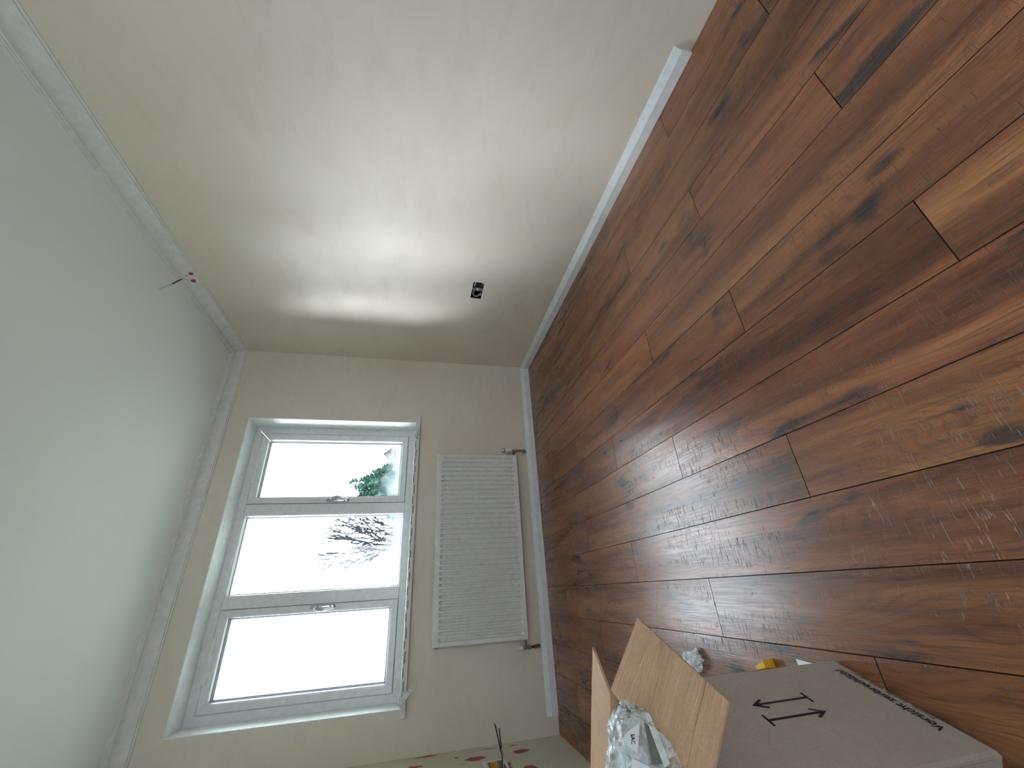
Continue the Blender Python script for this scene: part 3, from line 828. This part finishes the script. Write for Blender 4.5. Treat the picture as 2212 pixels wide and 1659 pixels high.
build('inner_part', blob(.190, .065, .520, .050, .055, .050, 6.0, 4, .06, .7), M['greygreen'], pk, True)
build('inner_part', blob(.090, .090, .510, .050, .06, .050, 8.0, 4, .06, .7), M['paper'], pk, True)
from mathutils.bvhtree import BVHTree
bvh = BVHTree.FromPolygons([Vector(v) for v in wrap.v], wrap.f)
def drop(px, py, off):
    h = bvh.ray_cast(CAM, ray(px, py).normalized())
    if h[0] is None:
        h = bvh.find_nearest(at(px, py, 2, .56))
    n_ = h[1] if h[1].dot(CAM - h[0]) > 0 else -h[1]
    return h[0], n_, h[0] + (CAM - h[0]).normalized() * off
def sheet(name, pix, mat, off=.004, n=10):
    """a paper or film layer lying on the parcel, following its surface"""
    m = MB()
    for i in range(n + 1):
        for j in range(n + 1):
            u, v = i / n, j / n
            q = [(pix[0][k] * (1 - u) + pix[1][k] * u) * (1 - v) + (pix[3][k] * (1 - u) + pix[2][k] * u) * v for k in (0, 1)]
            m.v.append(tuple(drop(q[0], q[1], off)[2]))
    for it in range(4):                                   # paper is stiffer than the film below
        w_ = [Vector(v) for v in m.v]
        for i in range(1, n):
            for j in range(1, n):
                a = i * (n + 1) + j
                m.v[a] = tuple((w_[a - 1] + w_[a + 1] + w_[a - n - 1] + w_[a + n + 1]) / 4)
    for i in range(n):
        for j in range(n):
            a = i * (n + 1) + j; m.f.append((a, a + n + 1, a + n + 2, a + 1)); m.m.append(0)
    o = build(name, m, mat, pk, True, fix=False)
    sm = o.modifiers.new('thickness', 'SOLIDIFY'); sm.thickness = .0006
    return o, m
def ink_px(body, px, py, size, down, parent, off=.009):
    """print lying on the parcel's layers: letters laid out on the surface seen around a photo pixel"""
    me = text(None, body, 1.0, Vector((0, 0, 0)), Vector((1, 0, 0)), Vector((0, 1, 0)), Vector((0, 0, 0)), M['ink'], parent, bold=.025)
    L = math.hypot(*down); rx, ry = down[0] / L, down[1] / L
    for v in me.data.vertices:
        a, b = v.co.x * size, v.co.y * size
        v.co = drop(px + rx * a + ry * b, py + ry * a - rx * b, off)[2] - pk_base
lf, lm_ = sheet('leaflet', [(1334, 1602), (1384, 1556), (1378, 1632), (1346, 1604)], M['paper'], .006)
ink_px('EAC', 1362, 1586, 12, (1, 10), lf, .011)
sheet('leaflet', [(1364, 1664), (1366, 1638), (1402, 1655), (1425, 1690)], M['paper'], .008)
pf, pm = sheet('printed_film', [(1342, 1566), (1340, 1510), (1390, 1548), (1374, 1570)], M['clearfilm'], .003)
for (px, py, ch, sz) in ((1350, 1514, '2', 11), (1366, 1519, '9', 7), (1377, 1528, '6', 9), (1361, 1540, 'B', 12), (1361, 1552, '8', 8), (1346, 1555, 'I', 10)):
    ink_px(ch, px, py, sz, (2, -8), pf, .006)
sheet('film_fold', [(1398, 1560), (1418, 1572), (1448, 1650), (1436, 1660)], M['filmwhite'], .006)
sheet('film_fold', [(1322, 1606), (1345, 1612), (1368, 1650), (1326, 1700)], M['clearfilm'], .006)
sheet('dark_label', [(1392, 1560), (1412, 1575), (1432, 1650), (1408, 1652)], M['greygreen'], .003)

# ------------------------------------------------------------------ scraps on the floor
p_ = Vector((-2.000, -1.590, .012))
bw = build('bubble_wrap_scrap', crumple((0, 0, .016), .045, 21, (.62, 1.15, .33), 4), M['bubble'], None, False)
bw.location = (p_.x - .002, p_.y + .012, .0005); bw.rotation_euler = (0, 0, .25)
for v in bw.data.vertices: v.co.z = max(v.co.z, 0.0)
tag(bw, 'small crumpled scrap of clear bubble wrap on the floor beside the box', 'bubble wrap')
yw = MB(); a = at(1643, 1419, 2, .03); 
yw.add([(0, 0, 0), (.022, 0, 0), (.024, -.085, 0), (-.004, -.085, 0), (.004, -.004, .022), (.014, -.004, .022), (.020, -.080, .034), (0, -.080, .034)], [(3, 2, 1, 0), (4, 5, 6, 7), (0, 1, 5, 4), (1, 2, 6, 5), (2, 3, 7, 6), (3, 0, 4, 7)])
yo = build('yellow_wedge', yw, M['yellow']); yo.scale = (.75, .62, .85); yo.location = (-1.988, -1.868, .0006); yo.rotation_euler = (0, 0, .30)
tag(yo, 'small yellow plastic wedge on the floor half hidden behind the box', 'plastic wedge')
wt = MB().quadslab((0, 0, .004), (.020, .004, .001), (.016, -.05, .001), (-.03, -.05, .001), .0008)
wo = build('paper_scrap', wt, M['paper']); wo.location = (-1.968, -1.997, .0012); tag(wo, 'tiny white paper corner poking out behind the box', 'paper scrap')

# ------------------------------------------------------------------ outdoors
gd = build('ground', MB().box(-70, 90, .5, 140, -.7, -.5), M['ground']); struct(gd, 'open ground outside the window', 'ground')
GZ = -.5
def out(px, py, Y): return at(px, py, 1, Y)
# conifer
rg = random.Random(12)
YT = 31.0
ctop = out(748, 1046, YT); cx = out(830, 1062, YT).x
cf = thing('conifer', 'bushy green conifer outside the right hand window sash', 'tree', (cx, YT, GZ))
build('trunk', MB().tube([(cx, YT, GZ), (cx, YT, 3.5), (cx + .1, YT, 5.5)], [.16, .11, .03], 8), M['bark'], cf, True)
m = MB()
tops = [(cx + .95, 6.0, .9), (cx + .05, 5.2, 1.0), (cx - .75, 4.7, .9), (cx + 1.6, 4.3, .8), (cx + .6, 4.4, 1.3), (cx - 1.0, 3.6, .9)]
tops = [(out(752, 1046, YT).x, out(752, 1046, YT).z, 1.0), (out(775, 1060, YT).x, out(775, 1060, YT).z, 1.1), (out(772, 1072, YT).x, out(772, 1072, YT).z, 1.0),
        (out(785, 1034, YT).x, out(785, 1034, YT).z, 1.1), (out(806, 1022, YT).x, out(806, 1022, YT).z, 1.0), (out(818, 1085, YT).x, out(818, 1085, YT).z, 1.0), (out(822, 1104, YT).x, out(822, 1104, YT).z, .9)]
for (tx, tz, r) in tops:
    for k in range(1500):
        u = rg.random() ** .7
        z = tz - u * (tz + .2)
        rr = r * (.12 + .9 * min(1, u * 2.2)) * (.55 + .5 * rg.random())
        a = rg.uniform(0, 2 * math.pi)
        p = Vector((tx + rr * math.cos(a), YT + rr * math.sin(a), z))
        d = Vector((math.cos(a), math.sin(a), rg.uniform(-.1, .9))).normalized()
        s_ = d.cross(Vector((rg.uniform(-1, 1), rg.uniform(-1, 1), rg.uniform(-1, 1)))).normalized()
        L = rg.uniform(.18, .42); wd = rg.uniform(.07, .13)
        n0 = len(m.v)
        m.v += [tuple(p - s_ * wd), tuple(p + s_ * wd), tuple(p + d * L)]; m.f.append((n0, n0 + 1, n0 + 2)); m.m.append(0)
for i, (tx, tz, r) in enumerate(tops):
    q = crumple((tx, YT, tz * .42), 1, i * 3.1, (r * .6, r * .6, tz * .36), 4); m.add(q.v, q.f)
build('foliage', m, M['foliage'], cf, fix=False)
# bare tree
YB_ = 40.0
tb_ = out(875, 1172, YB_)
bt = thing('bare_tree', 'leafless spreading tree outside the middle window pane', 'tree', (tb_.x, YB_, GZ))
m = MB(); rg = random.Random(5); cnt = 0
def grow(p, d, L, r, depth):
    global cnt
    n = 4; pts = [p]; q = p.copy(); dd = d.copy()
    for i in range(n):
        dd = (dd + Vector((rg.uniform(-.12, .12), rg.uniform(-.12, .12), rg.uniform(-.03, .10)))).normalized()
        q = q + dd * (L / n); pts.append(q.copy())
    r1 = max(r * .62, .036)
    m.tube(pts, [r + (r1 - r) * i / n for i in range(n + 1)], 5 if r > .04 else 4, cap=False); cnt += 1
    if depth <= 0: return
    kids = 2 if depth > 1 else 3
    for k in range(kids):
        f = rg.uniform(.35, 1.0); b = pts[min(n, max(1, round(f * n)))]
        ax = Vector((rg.uniform(-1, 1), rg.uniform(-.7, .7), rg.uniform(-.2, .5)))
        nd = (dd + ax * rg.uniform(.35, .75)).normalized()
        grow(b, nd, L * rg.uniform(.58, .82), max(r1 * .8, .036), depth - 1)
    grow(pts[-1], dd, L * .75, r1, depth - 1)
tips = [(800, 1118), (760, 1130), (745, 1150), (770, 1185), (800, 1215)]
base = Vector((tb_.x, YB_, GZ))
m.tube([base, base + Vector((0, 0, 1.3))], [.24, .2], 8)
st = base + Vector((0, 0, 1.3))
for (px, py) in tips:
    tip = out(px, py, YB_ + rg.uniform(-1, 1)); d = (tip - st)
    grow(st, d.normalized(), d.length * .46, .10, 4)
build('branches', m, M['bark'], bt, fix=False)
# street lamp
YL = 33.0
lt = out(757, 1113, YL); lb0 = out(872, 1104, YL)
lp = thing('street_lamp', 'pale street lamp post in front of the bare tree', 'street lamp', (lb0.x, YL, GZ))
build('pole', MB().tube([(lb0.x, YL, GZ), (lb0.x, YL, 1.5), (lb0.x, YL, lt.z)], [.10, .085, .075], 10), M['lamp'], lp, True)
hx = out(753, 1125, YL).x
build('lamp_head', MB().box(hx - .25, lb0.x + .20, YL - .12, YL + .12, lt.z - .02, lt.z + .16, c=.04), M['lampdark'], lp)
build('bracket', MB().box(lb0.x - .12, lb0.x + .12, YL - .09, YL + .09, lt.z - .16, lt.z - .02, c=.02), M['lamp'], lp)
# far post with a cap
YP = 45.0
p0 = out(862, 1252, YP); p1 = out(828, 1252, YP)
fp0 = thing('wooden_post', 'short grey post with pointed cap low in the middle pane', 'post', (p0.x, YP, GZ))
build('shaft', MB().tube([(p0.x, YP, GZ), (p0.x, YP, p1.z - .4)], .12, 10), M['lamp'], fp0, True)
build('cap', MB().rev((p0.x, YP, p1.z - .42), (0, 0, 1), [(0, .20), (.15, .24), (.42, .02)], 12), M['lampdark'], fp0, True)
# houses
def house(name, label, xc, Y, wid, dep, eave, ridge, roofmat, gable_x=True):
    t = thing(name, label, 'house', (xc, Y, GZ))
    build('walls', MB().box(xc - wid / 2, xc + wid / 2, Y, Y + dep, GZ, eave), M['render'], t)
    o = .35; m = MB()
    xa, xb, ya, yb = xc - wid / 2 - o, xc + wid / 2 + o, Y - o, Y + dep + o
    if gable_x:   # ridge along x
        ym_ = (ya + yb) / 2
        m.add([(xa, ya, eave), (xb, ya, eave), (xb, yb, eave), (xa, yb, eave), (xa, ym_, ridge), (xb, ym_, ridge)], [(0, 1, 5, 4), (2, 3, 4, 5), (0, 4, 3), (1, 2, 5), (3, 2, 1, 0)])
    else:         # gable towards the viewer
        xm = (xa + xb) / 2
        m.add([(xa, ya, eave), (xb, ya, eave), (xb, yb, eave), (xa, yb, eave), (xm, ya, ridge), (xm, yb, ridge)], [(0, 3, 5, 4), (1, 4, 5, 2), (0, 4, 1), (3, 2, 5), (3, 0, 1, 2)])
    rf = build('roof', m, roofmat, t)
    return t, (xa, xb, ya, yb)
YH = 58.0
pr = out(827, 981, YH)
h1, b1 = house('house', 'tile roofed house with aerial at the right edge of the window', out(838, 955, YH).x, YH, 11.0, 8.0, out(864, 960, YH).z, out(829, 965, YH + 4).z, M['tile'])
# cross gable with white barge boards
gz = out(826, 981, YH - 1.5); gl = out(850, 1008, YH - 1.5); gr = out(852, 962, YH - 1.5)
m = MB().add([tuple(gl), tuple(gr), tuple(gz), tuple(gl + Vector((0, 5, 0))), tuple(gr + Vector((0, 5, 0))), tuple(gz + Vector((0, 5, 0)))], [(0, 1, 2), (3, 5, 4), (0, 2, 5, 3), (1, 4, 5, 2), (0, 3, 4, 1)])
gb_ = build('gable', m, M['tile'], h1)
mm = MB()
for a, b in ((gl, gz), (gr, gz)):
    mm.tube([a + Vector((0, -.1, 0)), b + Vector((0, -.1, 0))], .16, 4)
sub('barge_board', mm, M['render'], gb_)
build('gutter', MB().tube([out(853, 957, YH - .6), out(868, 1003, YH - .6)], .14, 6), M['render'], h1)
ae = out(812, 981, YH - 1)
build('aerial', MB().tube([gz, (gz.x, gz.y, ae.z)], .05, 5).tube([(gz.x - .5, gz.y, ae.z - .1), (gz.x + .7, gz.y, ae.z + .1)], .04, 5), M['lampdark'], h1)
YH2 = 75.0
c2 = out(850, 1140, YH2)
house('house', 'hazy grey slate roofed house behind the bare tree', c2.x, YH2, 9.0, 8.0, out(872, 1140, YH2).z, out(843, 1130, YH2).z, M['slate'])
YH3 = 80.0
house('house', 'low pale distant house in the window sash nearest cream wall', out(838, 1440, YH3).x, YH3, 16.0, 8.0, out(846, 1440, YH3).z, out(834, 1440, YH3).z, M['slate'])

for o in COL.objects:
    if '_o' in o: del o['_o']
